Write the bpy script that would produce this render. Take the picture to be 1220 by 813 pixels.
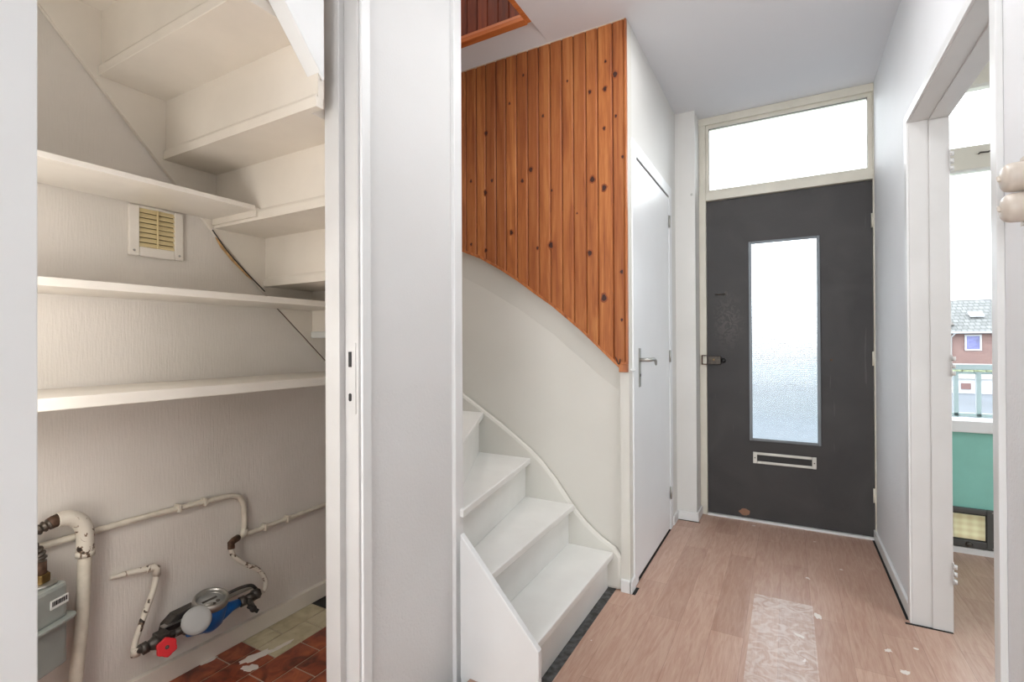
import bpy, bmesh, math, random
from mathutils import Vector, Matrix
random.seed(7)
for o in list(bpy.data.objects): bpy.data.objects.remove(o)
scn = bpy.context.scene
COL = scn.collection
R = math.radians

# ---------------------------------------------------------------- camera
EYE = 1.117
cam_d = bpy.data.cameras.new('camera'); cam = bpy.data.objects.new('camera', cam_d); COL.objects.link(cam)
cam_d.sensor_width = 36; cam_d.lens = 587.8/1220*36; cam_d.clip_start = .02; cam_d.clip_end = 300
yaw, pit, rol = R(29.19), R(.253), R(-.276)
F = Vector((-math.sin(yaw)*math.cos(pit), math.cos(yaw)*math.cos(pit), math.sin(pit)))
RT = Vector((math.cos(yaw), math.sin(yaw), 0)); UP = RT.cross(F)
R2 = RT*math.cos(rol)+UP*math.sin(rol); U2 = UP*math.cos(rol)-RT*math.sin(rol)
cam.matrix_world = Matrix(((R2.x,U2.x,-F.x,0),(R2.y,U2.y,-F.y,0),(R2.z,U2.z,-F.z,EYE),(0,0,0,1)))
scn.camera = cam

# ---------------------------------------------------------------- light
scn.view_settings.view_transform = 'Standard'; scn.view_settings.look = 'None'
scn.view_settings.gamma = 1; scn.view_settings.use_curve_mapping = False
scn.view_settings.exposure = 1.08
world = bpy.data.worlds.new('overcast_sky'); scn.world = world; world.use_nodes = True
bg = world.node_tree.nodes['Background']; bg.inputs[0].default_value = (.95, .97, 1, 1); bg.inputs[1].default_value = 2.9

def lamp(name, kind, loc, energy, color, size, rot=(0,0,0), size_y=None):
    l = bpy.data.lights.new(name, kind); o = bpy.data.objects.new(name, l); COL.objects.link(o)
    o.location = loc; o.rotation_euler = rot; l.energy = energy; l.color = color
    if kind == 'AREA':
        l.size = size
        if size_y: l.shape = 'RECTANGLE'; l.size_y = size_y
    elif kind == 'POINT': l.shadow_soft_size = size
    return o
# unseen fill lights added to brighten hall, closet, side room and stairwell
lamp('rear_fill', 'AREA', (-.25,-2.3,1.15), 41, (1,.985,.97), 1.3, (R(90),0,R(180)), 2.0)  # added fill shining down the hall from behind the camera
lamp('hall_point_fill', 'POINT', (-.26,1.45,2.05), 2.0, (.98,.985,1), .15)  # added point fill above the frame, no fitting here
lamp('hall_overhead_fill', 'AREA', (-.20,1.62,2.55), 5.6, (.98,.985,1), .4, (0,0,0), 1.3)  # added overhead fill, out of view under the ceiling
lamp('closet_mid_fill', 'POINT', (-1.24,.12,1.14), 4.2, (1,.985,.96), .13)  # added fill hidden by the near jamb, between the lower shelves
lamp('closet_low_fill', 'POINT', (-1.24,.14,.62), 1.5, (1,.985,.965), .13)  # added fill for the wall under the lowest shelf
lamp('closet_high_fill', 'POINT', (-1.34,.10,1.75), .55, (1,.985,.965), .12)  # added fill for the wall above the top shelf
lamp('side_room_fill', 'AREA', (2.4,1.2,1.5), 22, (.95,.98,1), 1.6, (R(90),0,R(60)), 1.8)  # added fill standing inside the room, away from its window
lamp('landing_fill', 'POINT', (-1.45,1.1,4.6), 22, (1,.97,.94), .15)  # added unseen fill lighting the stairwell from above

# ---------------------------------------------------------------- materials
def lin(c):
    f = lambda v: v/12.92 if v <= .04045 else ((v+.055)/1.055)**2.4
    return (f(c[0]/255), f(c[1]/255), f(c[2]/255), 1)
class NT:
    def __init__(s, name):
        s.m = bpy.data.materials.new(name); s.m.use_nodes = True; s.t = s.m.node_tree
        s.b = s.t.nodes['Principled BSDF']; s.out = s.t.nodes['Material Output']
    def n(s, typ, ins=None, **kw):
        x = s.t.nodes.new(typ)
        for k, v in kw.items(): setattr(x, k, v)
        for k, v in (ins or {}).items():
            if isinstance(v, bpy.types.NodeSocket): s.t.links.new(v, x.inputs[k])
            else: x.inputs[k].default_value = v
        return x
    def l(s, a, b): s.t.links.new(a, b)
    def pos(s): return s.n('ShaderNodeTexCoord').outputs['Object']
    def math(s, op, a, b=0, c=0, clamp=False):
        x = s.n('ShaderNodeMath', {0:a, 1:b, 2:c}, operation=op); x.use_clamp = clamp; return x.outputs[0]
    def mix(s, f, a, b, bt='MIX'):
        x = s.n('ShaderNodeMix', data_type='RGBA', blend_type=bt)
        for i, v in ((0,f),(6,a),(7,b)):
            if isinstance(v, bpy.types.NodeSocket): s.l(v, x.inputs[i])
            else: x.inputs[i].default_value = v
        return x.outputs[2]
    def ramp(s, v, stops):
        x = s.n('ShaderNodeValToRGB', {0:v}); e = x.color_ramp.elements
        while len(e) < len(stops): e.new(.5)
        for k, (p, c) in zip(e, stops): k.position = p; k.color = c if len(c) == 4 else lin(c)
        return x.outputs[0]
    def noise(s, scale, detail=3, vec=None, dist=0, stretch=None):
        v = vec if vec is not None else s.pos()
        if stretch: v = s.n('ShaderNodeMapping', {0:v, 3:stretch}).outputs[0]
        return s.n('ShaderNodeTexNoise', {'Vector':v,'Scale':scale,'Detail':detail,'Distortion':dist}).outputs[0]
    def bump(s, h, strength, dist=.002):
        b = s.n('ShaderNodeBump', {'Height':h,'Strength':strength,'Distance':dist}); s.l(b.outputs[0], s.b.inputs['Normal'])
def flat(name, c, rough=.5, metal=0, var=.06, scale=9, bump=0, bscale=120, spec=None, emis=0):
    t = NT(name); c = lin(c)
    n = t.noise(scale, 4)
    lo = (c[0]*(1-var), c[1]*(1-var*1.05), c[2]*(1-var*1.15), 1); hi = tuple(min(1, v*(1+var*.5)) for v in c[:3])+(1,)
    t.l(t.ramp(n, [(.35, lo), (.65, hi)]), t.b.inputs['Base Color'])
    t.b.inputs['Roughness'].default_value = rough; t.b.inputs['Metallic'].default_value = metal
    if spec is not None: t.b.inputs['Specular IOR Level'].default_value = spec
    if bump: t.bump(t.noise(bscale, 3), bump)
    return t.m
def plaster(name, c, fine=.25, split=None, streak=0, dirt=.05, rough=.6):
    # painted plaster; below 'split' metres the older, coarser spatter coat
    t = NT(name); p = t.pos(); c = lin(c)
    n = t.noise(2.3, 5, p, stretch=(1,1,1.4))
    base = t.ramp(n, [(.3, (c[0]*(1-dirt), c[1]*(1-dirt), c[2]*(1-dirt*1.15), 1)), (.7, c)])
    h = t.noise(160, 3, p)
    if streak:
        st = t.noise(190, 2, p, stretch=(1,1,.09)); h = t.n('ShaderNodeMix', {0:.7, 2:h, 3:st}).outputs[0]
    if split:
        z = t.n('ShaderNodeSeparateXYZ', {0:p}).outputs[2]
        w = t.noise(12, 2, p)
        m = t.math('LESS_THAN', t.math('ADD', z, t.math('MULTIPLY', w, .03)), split+.015)
        coarse = t.noise(95, 4, p, dist=.6)
        s1 = t.math('MULTIPLY', coarse, t.math('MULTIPLY', m, 2.4))
        h = t.math('ADD', t.math('MULTIPLY', h, .5), s1)
        base = t.mix(t.math('MULTIPLY', m, .015), base, (c[0]*.7, c[1]*.7, c[2]*.7, 1))
    t.l(base, t.b.inputs['Base Color']); t.b.inputs['Roughness'].default_value = rough
    t.b.inputs['Specular IOR Level'].default_value = .3
    t.bump(h, fine, .0025)
    return t.m
def woodgrain(name, cols, plank=None, x0=0, scale=1., rough=.4, grain='z', dark=.5):
    t = NT(name); p = t.pos(); xyz = t.n('ShaderNodeSeparateXYZ', {0:p})
    st = {'z':(9,9,.55), 'y':(9,.5,9), 'x':(.5,9,9)}[grain]
    v = p
    idn = None
    if plank:
        idx = t.math('FLOOR', t.math('DIVIDE', t.math('SUBTRACT', xyz.outputs[0], x0), plank))
        wn = t.n('ShaderNodeTexWhiteNoise', {'W':idx}, noise_dimensions='1D')
        idn = wn.outputs[0]
        v = t.n('ShaderNodeVectorMath', {0:p, 1:t.n('ShaderNodeVectorMath', {0:wn.outputs[1], 'Scale':7.}, operation='SCALE').outputs[0]}, operation='ADD').outputs[0]
    n1 = t.noise(3.2*scale, 5, v, .9, st); n2 = t.noise(22*scale, 3, v, .2, st)
    f = t.math('ADD', t.math('MULTIPLY', n1, .72), t.math('MULTIPLY', n2, .28))
    c = t.ramp(f, [(.33, cols[0]), (.5, cols[1]), (.66, cols[2])])
    if idn is not None:
        c = t.mix(t.math('MULTIPLY', idn, dark), c, lin(cols[0]))
    t.l(c, t.b.inputs['Base Color']); t.b.inputs['Roughness'].default_value = rough
    t.bump(n2, .12, .001)
    return t.m

M = {}
M['wall'] = plaster('white_wall_paint', (222,222,221), .34, split=.99)
M['wall_smooth'] = plaster('smooth_wall_paint', (222,221,217), .12)
M['wall_right'] = plaster('right_wall_paint', (228,229,231), .4, split=1.03, streak=1)
M['stair_wall'] = plaster('stair_wall_paint', (214,212,204), .16)
M['ceil'] = plaster('ceiling_paint', (222,223,226), .05, dirt=.02)
M['closet_wall'] = plaster('closet_wallpaper_paint', (228,221,213), .55, streak=1, dirt=.14)
M['cream'] = flat('cream_paint', (227,219,207), .45, var=.05, scale=5, bump=.08, bscale=60)
M['cream_shelf'] = flat('cream_gloss_shelf_paint', (230,223,213), .4, var=.06, scale=6, bump=.1, bscale=50)
M['white_gloss'] = flat('white_gloss_paint', (226,227,226), .32, var=.025, scale=5, bump=.04, bscale=60)
M['tread'] = flat('white_tread_paint', (226,226,222), .35, var=.04, scale=6, bump=.06, bscale=50)
M['door_white'] = flat('white_door_paint', (228,230,231), .3, var=.02, scale=4)
M['jamb'] = flat('grey_white_jamb_paint', (204,203,201), .4, var=.04, scale=5, bump=.05, bscale=60)
M['frame'] = flat('ivory_frame_paint', (216,212,198), .4, var=.05, scale=8, bump=.06, bscale=60)
M['pine'] = woodgrain('knotty_pine', [(132,68,30),(174,103,50),(198,131,72)], .0615, -1.49, rough=.58, dark=.6)
M['pine_edge'] = woodgrain('pine_beading', [(128,68,34),(172,102,54),(192,122,68)], rough=.4)
M['pine_dark'] = woodgrain('dark_red_pine', [(88,36,20),(128,58,32),(146,72,40)], .058, -1.343, rough=.45)
M['trim_orange'] = woodgrain('orange_stained_trim', [(158,80,36),(196,112,58),(212,132,78)], rough=.4, grain='x')
M['knot'] = flat('dark_knot', (58,26,16), .5)
M['halo'] = flat('knot_ring', (140,72,34), .4, var=.15, scale=60)
def m_door():
    t = NT('dark_grey_door_paint'); p = t.pos()
    n = t.noise(3, 5, p, 1.2); c = t.ramp(n, [(.3,(54,52,52)),(.7,(66,64,63))])
    xyz = t.n('ShaderNodeSeparateXYZ', {0:p})
    # dull worn handling patch left of the glass
    dx = t.math('MULTIPLY', t.math('ADD', xyz.outputs[0], .33), 9); dz = t.math('MULTIPLY', t.math('SUBTRACT', xyz.outputs[2], 1.25), 4.6)
    r = t.math('SQRT', t.math('ADD', t.math('MULTIPLY', dx, dx), t.math('MULTIPLY', dz, dz)))
    patch = t.math('MULTIPLY', t.math('SUBTRACT', 1, r, clamp=True), t.ramp(t.noise(26, 4, p, 2.), [(.48,(0,0,0,1)),(.56,(1,1,1,1))]))
    c = t.mix(t.math('MULTIPLY', patch, .32), c, lin((128,122,116)))
    drip = t.ramp(t.noise(5, 3, p, .3, (9,9,.6)), [(.70,(0,0,0,1)),(.72,(1,1,1,1))])
    c = t.mix(t.math('MULTIPLY', drip, .10), c, lin((150,148,144)))
    t.l(c, t.b.inputs['Base Color']); t.b.inputs['Roughness'].default_value = .58
    t.bump(t.noise(60, 3, p), .08)
    return t.m
M['door_grey'] = m_door()
def m_floor():
    t = NT('beech_laminate'); p = t.pos(); s = t.n('ShaderNodeSeparateXYZ', {0:p})
    v = t.n('ShaderNodeCombineXYZ', {0:s.outputs[1], 1:t.math('ADD', s.outputs[0], .037), 2:0}).outputs[0]
    b = t.n('ShaderNodeTexBrick', {'Vector':v,'Color1':lin((182,150,132)),'Color2':lin((199,168,150)),'Mortar':lin((158,126,110)),'Scale':1.,
        'Mortar Size':.0007,'Mortar Smooth':.2,'Bias':0.,'Brick Width':.78,'Row Height':.115}, offset=.37)
    g = t.noise(7, 6, p, 1.4, (7,.75,7)); g2 = t.noise(50, 3, p, .2, (8,.35,8))
    f = t.ramp(t.math('ADD', t.math('MULTIPLY', g, .65), t.math('MULTIPLY', g2, .35)), [(.35,(214,190,178)),(.62,(255,255,255))])
    c = t.mix(.62, b.outputs[0], f, 'MULTIPLY')
    # chalky plaster dust smeared over one board, plus scattered paint specks
    inx = t.math('MULTIPLY', t.math('GREATER_THAN', s.outputs[0], -.135), t.math('LESS_THAN', s.outputs[0], .085))
    iny = t.math('MULTIPLY', t.math('LESS_THAN', s.outputs[1], 2.44), t.math('GREATER_THAN', s.outputs[1], 1.5))
    sm = t.ramp(t.noise(16, 6, p, 2.5), [(.42,(0,0,0,1)),(.62,(1,1,1,1))])
    c = t.mix(t.math('MULTIPLY', t.math('MULTIPLY', inx, iny), t.math('ADD', .14, t.math('MULTIPLY', sm, .42))), c, lin((222,214,208)))
    vr = t.n('ShaderNodeTexVoronoi', {'Vector':t.n('ShaderNodeVectorMath', {0:p, 1:t.n('ShaderNodeVectorMath', {0:t.n('ShaderNodeTexNoise', {'Vector':p,'Scale':25.}).outputs[1],'Scale':.03}, operation='SCALE').outputs[0]}, operation='ADD').outputs[0],'Scale':9.}).outputs[0]
    sp = t.math('MULTIPLY', t.math('LESS_THAN', vr, .085), t.math('GREATER_THAN', t.noise(4, 2, p), .55))
    c = t.mix(t.math('MULTIPLY', sp, .7), c, lin((232,226,222)))
    t.l(c, t.b.inputs['Base Color'])
    t.l(t.math('ADD', .30, t.math('MULTIPLY', t.noise(8, 4, p), .18)), t.b.inputs['Roughness'])
    t.bump(g2, .05, .001)
    return t.m
M['laminate'] = m_floor()
def m_tile(name, a, b_, c_):
    t = NT(name); p = t.pos()
    n = t.noise(14, 5, p, 1.); t.l(t.ramp(n, [(.32,a),(.5,b_),(.68,c_)]), t.b.inputs['Base Color'])
    t.b.inputs['Roughness'].default_value = .33; t.bump(t.noise(40, 3, p), .1); return t.m
M['tile_red'] = m_tile('red_brown_glazed_tile', (78,34,22), (132,60,36), (168,88,54))
M['tile_yellow'] = m_tile('sand_coloured_tile', (176,164,132), (192,180,148), (204,194,164))
M['grout'] = flat('grey_grout', (182,168,152), .9)
M['dark_gap'] = flat('black_gap', (22,22,22), .9)
M['rubble'] = flat('dark_exposed_screed', (82,82,82), .9, var=.5, scale=45, bump=.6, bscale=60)
M['pipe'] = flat('cream_pipe_paint', (214,206,190), .4, var=.1, scale=30, bump=.15, bscale=80)
M['pipe_chip'] = (lambda t: (t.l(t.ramp(t.noise(34, 4, t.pos(), 1.5), [(.60,(212,204,190)),(.63,(120,96,74)),(.70,(40,32,26))]), t.b.inputs['Base Color']), t.m)[1])(NT('chipped_pipe_paint'))
M['brass'] = flat('dull_brass', (132,108,66), .35, .8, var=.3, scale=40)
M['rust'] = flat('rusty_fitting', (94,70,54), .7, .3, var=.5, scale=50, bump=.3)
M['hose'] = flat('dark_corrugated_metal', (92,84,76), .4, .6, var=.3, scale=40)
M['gun'] = flat('dull_dark_fitting', (84,80,76), .45, .5, var=.35, scale=50)
M['steel'] = flat('brushed_steel', (176,174,168), .35, .85, var=.08)
M['grey_plastic'] = flat('grey_plastic_lid', (168,168,166), .45, var=.04)
M['meter_grey'] = flat('gas_meter_grey_enamel', (152,156,150), .45, var=.05)
M['blue'] = flat('blue_enamel', (18,104,186), .35, var=.08)
M['red'] = flat('red_valve_wheel', (206,26,36), .45, var=.08)
M['black'] = flat('black_rubber', (26,25,25), .5)
M['label'] = flat('white_paper_label', (226,226,222), .6, var=.02)
M['spill'] = flat('dried_white_paint', (224,216,208), .5, var=.05)
M['ink'] = flat('black_print', (28,28,28), .7)
M['bakelite'] = flat('cream_bakelite', (206,196,184), .3, var=.05, scale=40)
M['vent'] = flat('yellowed_vent_plastic', (222,204,158), .45, var=.04)
M['teal'] = flat('teal_panel_paint', (138,200,186), .5, var=.04)
M['flap_frame'] = flat('dark_grey_flap_frame', (82,82,80), .45, var=.1)
M['rail'] = flat('blue_grey_railing_paint', (150,156,160), .45, var=.04)
M['alu'] = flat('aluminium', (186,186,180), .35, .7, var=.05)
M['plank_raw'] = flat('raw_split_wood', (200,160,112), .7, var=.3, scale=60)
def m_clear(name):
    t = NT(name); t.t.nodes.remove(t.b)
    tr = t.n('ShaderNodeBsdfTransparent', {0:(.96,.98,.98,1)}); gl = t.n('ShaderNodeBsdfGlossy', {0:(1,1,1,1),1:.02})
    fr = t.n('ShaderNodeFresnel', {0:1.35}); mx = t.n('ShaderNodeMixShader', {0:fr.outputs[0], 1:tr.outputs[0], 2:gl.outputs[0]})
    t.l(mx.outputs[0], t.out.inputs[0]); return t.m
M['glass'] = m_clear('clear_window_glass')
def m_frost():
    t = NT('wired_frosted_glass'); p = t.pos(); s = t.n('ShaderNodeSeparateXYZ', {0:p})
    b = t.b; b.inputs['Transmission Weight'].default_value = 1
    b.inputs['Roughness'].default_value = .27; b.inputs['IOR'].default_value = 1.45
    gx = t.math('LESS_THAN', t.math('FRACT', t.math('DIVIDE', s.outputs[0], .0125)), .16)
    gz = t.math('LESS_THAN', t.math('FRACT', t.math('DIVIDE', s.outputs[2], .0125)), .16)
    w = t.math('MAXIMUM', gx, gz)
    vor = t.n('ShaderNodeTexVoronoi', {'Vector':p,'Scale':190.}).outputs[0]
    t.bump(t.math('ADD', vor, t.math('MULTIPLY', w, 1.2)), .35, .002)
    t.l(t.mix(t.math('MULTIPLY', w, .18), (.74,.82,.85,1), (.5,.58,.62,1)), b.inputs['Base Color'])
    return t.m
M['frost'] = m_frost()
def m_flap():
    t = NT('cat_flap_pane'); p = t.pos(); s = t.n('ShaderNodeSeparateXYZ', {0:p})
    a = t.math('SINE', t.math('MULTIPLY', s.outputs[0], 150)); b2 = t.math('SINE', t.math('MULTIPLY', s.outputs[2], 190))
    f = t.math('ADD', .5, t.math('MULTIPLY', t.math('ADD', a, b2), .24))
    t.l(t.ramp(f, [(.1,(206,170,124)),(.9,(250,236,206))]), t.b.inputs['Base Color'])
    t.b.inputs['Roughness'].default_value = .25; t.b.inputs['Transmission Weight'].default_value = 0
    tl = t.n('ShaderNodeBsdfTranslucent', {0:(1,.93,.78,1)})
    mx = t.n('ShaderNodeMixShader', {0:.55, 1:t.b.outputs[0], 2:tl.outputs[0]}); t.l(mx.outputs[0], t.out.inputs[0])
    return t.m
M['flap'] = m_flap()
def m_brick(name, c1, c2, mo, w, h, ax):
    t = NT(name); s = t.n('ShaderNodeSeparateXYZ', {0:t.pos()})
    v = t.n('ShaderNodeCombineXYZ', {0:s.outputs[ax], 1:s.outputs[2], 2:0}).outputs[0]
    b = t.n('ShaderNodeTexBrick', {'Vector':v,'Color1':lin(c1),'Color2':lin(c2),'Mortar':lin(mo),'Scale':1.,'Mortar Size':h*.09,'Brick Width':w,'Row Height':h})
    t.l(b.outputs[0], t.b.inputs['Base Color']); t.b.inputs['Roughness'].default_value = .85; t.bump(b.outputs[1], -.4, .02)
    return t.m
M['brick'] = m_brick('red_brown_brick', (122,94,90), (108,82,80), (140,126,120), .22, .075, 0)
M['rooftile'] = m_brick('grey_roof_tiles', (112,114,114), (96,98,98), (66,68,68), .3, .24, 0)
M['asphalt'] = flat('asphalt', (88,94,102), .9, var=.12, scale=.4)
M['white_ext'] = flat('white_exterior_paint', (170,172,176), .5)
M['ext_glass'] = flat('dark_blue_window_glass', (92,96,150), .1, var=.3, scale=3)
M['brown'] = flat('brown_garage_door', (112,84,82), .6)
M['hedge'] = flat('green_hedge', (120,130,104), .9, var=.5, scale=6)
M['concrete'] = flat('grey_concrete', (164,164,160), .8, var=.08, bump=.2)

# ---------------------------------------------------------------- mesh helpers
class MB:
    def __init__(s): s.bm = bmesh.new(); s.mi = 0
    def face(s, vs):
        try: f = s.bm.faces.new(vs); f.material_index = s.mi; return f
        except ValueError: return None
    def box(s, x0, x1, y0, y1, z0, z1, mat=None):
        P = [(x0,y0,z0),(x1,y0,z0),(x1,y1,z0),(x0,y1,z0),(x0,y0,z1),(x1,y0,z1),(x1,y1,z1),(x0,y1,z1)]
        v = [s.bm.verts.new(mat @ Vector(p) if mat else p) for p in P]
        for q in ((3,2,1,0),(4,5,6,7),(0,1,5,4),(1,2,6,5),(2,3,7,6),(3,0,4,7)): s.face([v[i] for i in q])
        return s
    def prism(s, pts, ax, a0, a1, mat=None):
        # polygon in the plane across axis ax: 'x' -> (y,z), 'y' -> (x,z), 'z' -> (x,y)
        def P(p, a):
            q = {'x':(a,p[0],p[1]),'y':(p[0],a,p[1]),'z':(p[0],p[1],a)}[ax]
            return mat @ Vector(q) if mat else q
        A = [s.bm.verts.new(P(p, a0)) for p in pts]; B = [s.bm.verts.new(P(p, a1)) for p in pts]
        s.face(A[::-1]); s.face(B); n = len(pts)
        for i in range(n): s.face([A[i], A[(i+1)%n], B[(i+1)%n], B[i]])
        return s
    def tube(s, pts, r, seg=12, smooth=0, cap=True):
        pts = [Vector(p) for p in pts]
        rs = list(r) if isinstance(r, (list, tuple)) else [r]*len(pts)
        if smooth:
            Q, S = [], []
            for i in range(len(pts)-1):
                p0 = pts[max(i-1,0)]; p1 = pts[i]; p2 = pts[i+1]; p3 = pts[min(i+2,len(pts)-1)]
                for k in range(smooth):
                    t = k/smooth
                    Q.append(.5*((2*p1)+(p2-p0)*t+(2*p0-5*p1+4*p2-p3)*t*t+(3*p1-p0-3*p2+p3)*t**3)); S.append(rs[i]*(1-t)+rs[i+1]*t)
            Q.append(pts[-1]); S.append(rs[-1]); pts, rs = Q, S
        prev = None; rings = []
        for i, p in enumerate(pts):
            d = (pts[min(i+1,len(pts)-1)]-pts[max(i-1,0)]).normalized()
            if prev is None:
                a = Vector((0,0,1)) if abs(d.z) < .9 else Vector((1,0,0)); u = d.cross(a).normalized()
            else: u = (prev-d*prev.dot(d)).normalized()
            prev = u; w = d.cross(u)
            rings.append([s.bm.verts.new(p+(u*math.cos(2*math.pi*k/seg)+w*math.sin(2*math.pi*k/seg))*rs[i]) for k in range(seg)])
        for A, B in zip(rings, rings[1:]):
            for k in range(seg):
                f = s.face([A[k], A[(k+1)%seg], B[(k+1)%seg], B[k]])
                if f: f.smooth = True
        if cap: s.face(rings[0][::-1]); s.face(rings[-1])
        return s
    def lathe(s, prof, mat, seg=32):
        # prof: (radius, height) pairs about local z
        rings = []
        for r, h in prof:
            rings.append([s.bm.verts.new(mat @ Vector((max(r,1e-4)*math.cos(2*math.pi*k/seg), max(r,1e-4)*math.sin(2*math.pi*k/seg), h))) for k in range(seg)])
        for A, B in zip(rings, rings[1:]):
            for k in range(seg):
                f = s.face([A[k], A[(k+1)%seg], B[(k+1)%seg], B[k]])
                if f: f.smooth = True
        s.face(rings[0][::-1]); s.face(rings[-1])
        return s
    def build(s, name, mats, parent=None, bevel=0, loc=None):
        bmesh.ops.recalc_face_normals(s.bm, faces=s.bm.faces)
        me = bpy.data.meshes.new(name); s.bm.to_mesh(me); s.bm.free()
        for m in (mats if isinstance(mats, (list, tuple)) else [mats]): me.materials.append(M[m] if isinstance(m, str) else m)
        o = bpy.data.objects.new(name, me); COL.objects.link(o)
        if parent: o.parent = parent; o.matrix_parent_inverse = Matrix.Translation(-parent.location)
        if bevel:
            b = o.modifiers.new('bevel', 'BEVEL'); b.width = bevel; b.segments = 2; b.limit_method = 'ANGLE'; b.angle_limit = R(50)
        return o
def struct(o): o['kind'] = 'structure'; return o
def tag(o, label, cat, group=None):
    o['label'] = label; o['category'] = cat
    if group: o['group'] = group
    return o
def empty(name, loc=(0,0,0)):
    o = bpy.data.objects.new(name, None); COL.objects.link(o); o.location = loc; return o
def thing(name, label, cat, loc, group=None): return tag(empty(name, loc), label, cat, group)
def B(x0, x1, y0, y1, z0, z1): return MB().box(x0, x1, y0, y1, z0, z1)
def frame_mat(o, zdir, xdir=(0,0,1)):
    z = Vector(zdir).normalized(); x = Vector(xdir); x = (x-z*x.dot(z)).normalized(); y = z.cross(x)
    return Matrix(((x.x,y.x,z.x,o[0]),(x.y,y.y,z.y,o[1]),(x.z,y.z,z.z,o[2]),(0,0,0,1)))

ZC = 2.57          # hall ceiling
XL = -1.0          # left hall wall face
XD = -.62          # wall with the cupboard door
XR = .43           # right hall wall face
YF = 3.44          # inner face of the front facade
XC = -1.815        # far wall of closet and stairwell

# ================================================================ STRUCTURE
struct(B(-.685, 2.6, -2.5, YF+.05, -.05, 0).box(-1.02, -.685, -2.5, 1.0, -.05, 0).box(-.93, -.685, 1.0, 1.367, -.05, 0).build('floor', 'laminate'))
struct(B(-1.12, -.90, .96, 1.50, -.24, -.19).box(-.9299, -.90, .96, 1.50, -.19, -.052).box(-1.12, -.90, .96, .999, -.19, -.052).box(-1.12, -.90, 1.46, 1.50, -.19, -.092).box(-1.12, -1.101, .96, 1.50, -.19, -.06).build('trim_7', 'wall'))  # pit added under the floor edge, sides closed against leaking sky light
struct(B(-.955, -.683, 1.367, 2.2, -.09, -.045).box(-.726,-.683,1.367,2.2,-.05,-.004).build('trim_1', 'rubble'))
struct(B(-.60, 2.6, -2.5, YF+.05, ZC, ZC+.17).box(-1.0, -.60, -2.5, 1.985, ZC, ZC+.17).box(-1.0, -.60, 1.985, 3.5, ZC, ZC+.17).build('ceiling', 'ceil'))
# lowered strip of ceiling between the stairwell opening and the panelled wall, tilt added to turn it from the light
struct(MB().prism([(1.985, ZC+.03), (2.20, ZC-.004), (2.23, ZC-.004), (2.23, ZC+.17), (1.985, ZC+.17)], 'x', -1.9, -1.0).build('ceiling_stair_strip', 'ceil'))
# left hall wall
struct(B(-1.1, XL, -2.5, .245, 0, ZC).box(-1.045, XL, .245, .975, 2.16, ZC).box(-1.1, XL, .975, 1.367, -.2, ZC).build('wall_left', 'wall'))
# walls of closet and stairwell
struct(B(XC-.1, XC, -.05, 2.3, 0, 5.2).build('wall_closet_side', 'closet_wall'))
struct(B(XC, -1.1, -.1, -.05, 0, 5.2).build('wall_closet_near', 'closet_wall'))
struct(B(XC-.1, -.655, 2.205, 2.30, 0, 1.5).build('wall_stair_lower', 'stair_wall'))
struct(B(XC-.1, -.655, 2.235, 2.30, 1.5, ZC).build('wall_stair_upper', 'stair_wall'))
# wall with the cupboard door
w = MB().box(-.70, XD, 2.2455, 2.30, 0, ZC).box(-.70, XD, 2.30, 3.04, 1.99, ZC).box(-.70, XD, 3.04, 3.25, 0, ZC)
struct(w.build('wall_cupboard', 'wall_smooth'))
struct(B(-.70, -.5, 3.25, YF+.05, 0, ZC).build('wall_pier', 'wall_smooth'))
# right wall, split by the doorway
struct(B(XR, XR+.1, 2.5, YF, 0, ZC).box(XR, XR+.1, 1.53, 2.5, 2.0, ZC).box(XR, XR+.1, -2.5, 1.53, 0, ZC).build('wall_right', 'wall_right'))
# side room
struct(B(2.6, 2.7, -2.5, YF+.05, 0, ZC).build('wall_side_room', 'wall_smooth'))
struct(B(.43, .60, YF, YF+.1, 0, ZC).box(2.25, 2.6, YF, YF+.1, 0, ZC).box(.60, .757, YF, YF+.1, 0, .64).box(.887, 2.25, YF, YF+.1, 0, .64).box(.757, .887, YF, YF+.1, 0, .08).box(.757, .887, YF, YF+.1, .209, .64).build('wall_front', 'teal'))
struct(B(XR+.1, 2.25, YF-.015, YF, 0, .032).build('baseboard_side_room', 'white_gloss'))
# back wall behind the camera, wide opening added to let sky light in
struct(B(-1.1, -.95, -2.6, -2.5, 0, ZC).box(.40, 2.7, -2.6, -2.5, 0, ZC).box(-.95, .40, -2.6, -2.5, 0, .4).box(-.95, .40, -2.6, -2.5, 2.45, ZC).build('wall_back', 'wall_smooth'))
# landing above
struct(B(-2.0, -.5, -.2, 2.3, 5.0, 5.1).build('ceiling_landing', 'ceil'))
struct(B(-1.0, -.9, -.2, 2.3, ZC+.17, 5.0).build('wall_landing_side', 'wall_smooth'))
# baseboards
struct(B(XR-.013, XR, 2.51, YF, 0, .055).build('baseboard_right', 'white_gloss', bevel=.003))
struct(B(XR-.013, XR, -2.5, 1.51, 0, .055).build('baseboard_right_near', 'white_gloss', bevel=.003))
struct(B(XD, -.488, 3.237, 3.25, 0, .055).box(-.5, -.488, 3.25, 3.405, 0, .055).box(XD, XD+.012, 3.11, 3.237, 0, .055).build('baseboard_pier', 'white_gloss', bevel=.003))
struct(B(-.66, -.612, 2.168, 2.1845, 0, .055).box(-.62, -.609, 2.168, 2.235, 0, .055).build('baseboard_cupboard', 'white_gloss', bevel=.002))
struct(B(XC, -1.795, -.05, 2.16, 0, .062).build('baseboard_closet', 'cream', bevel=.002))
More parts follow.
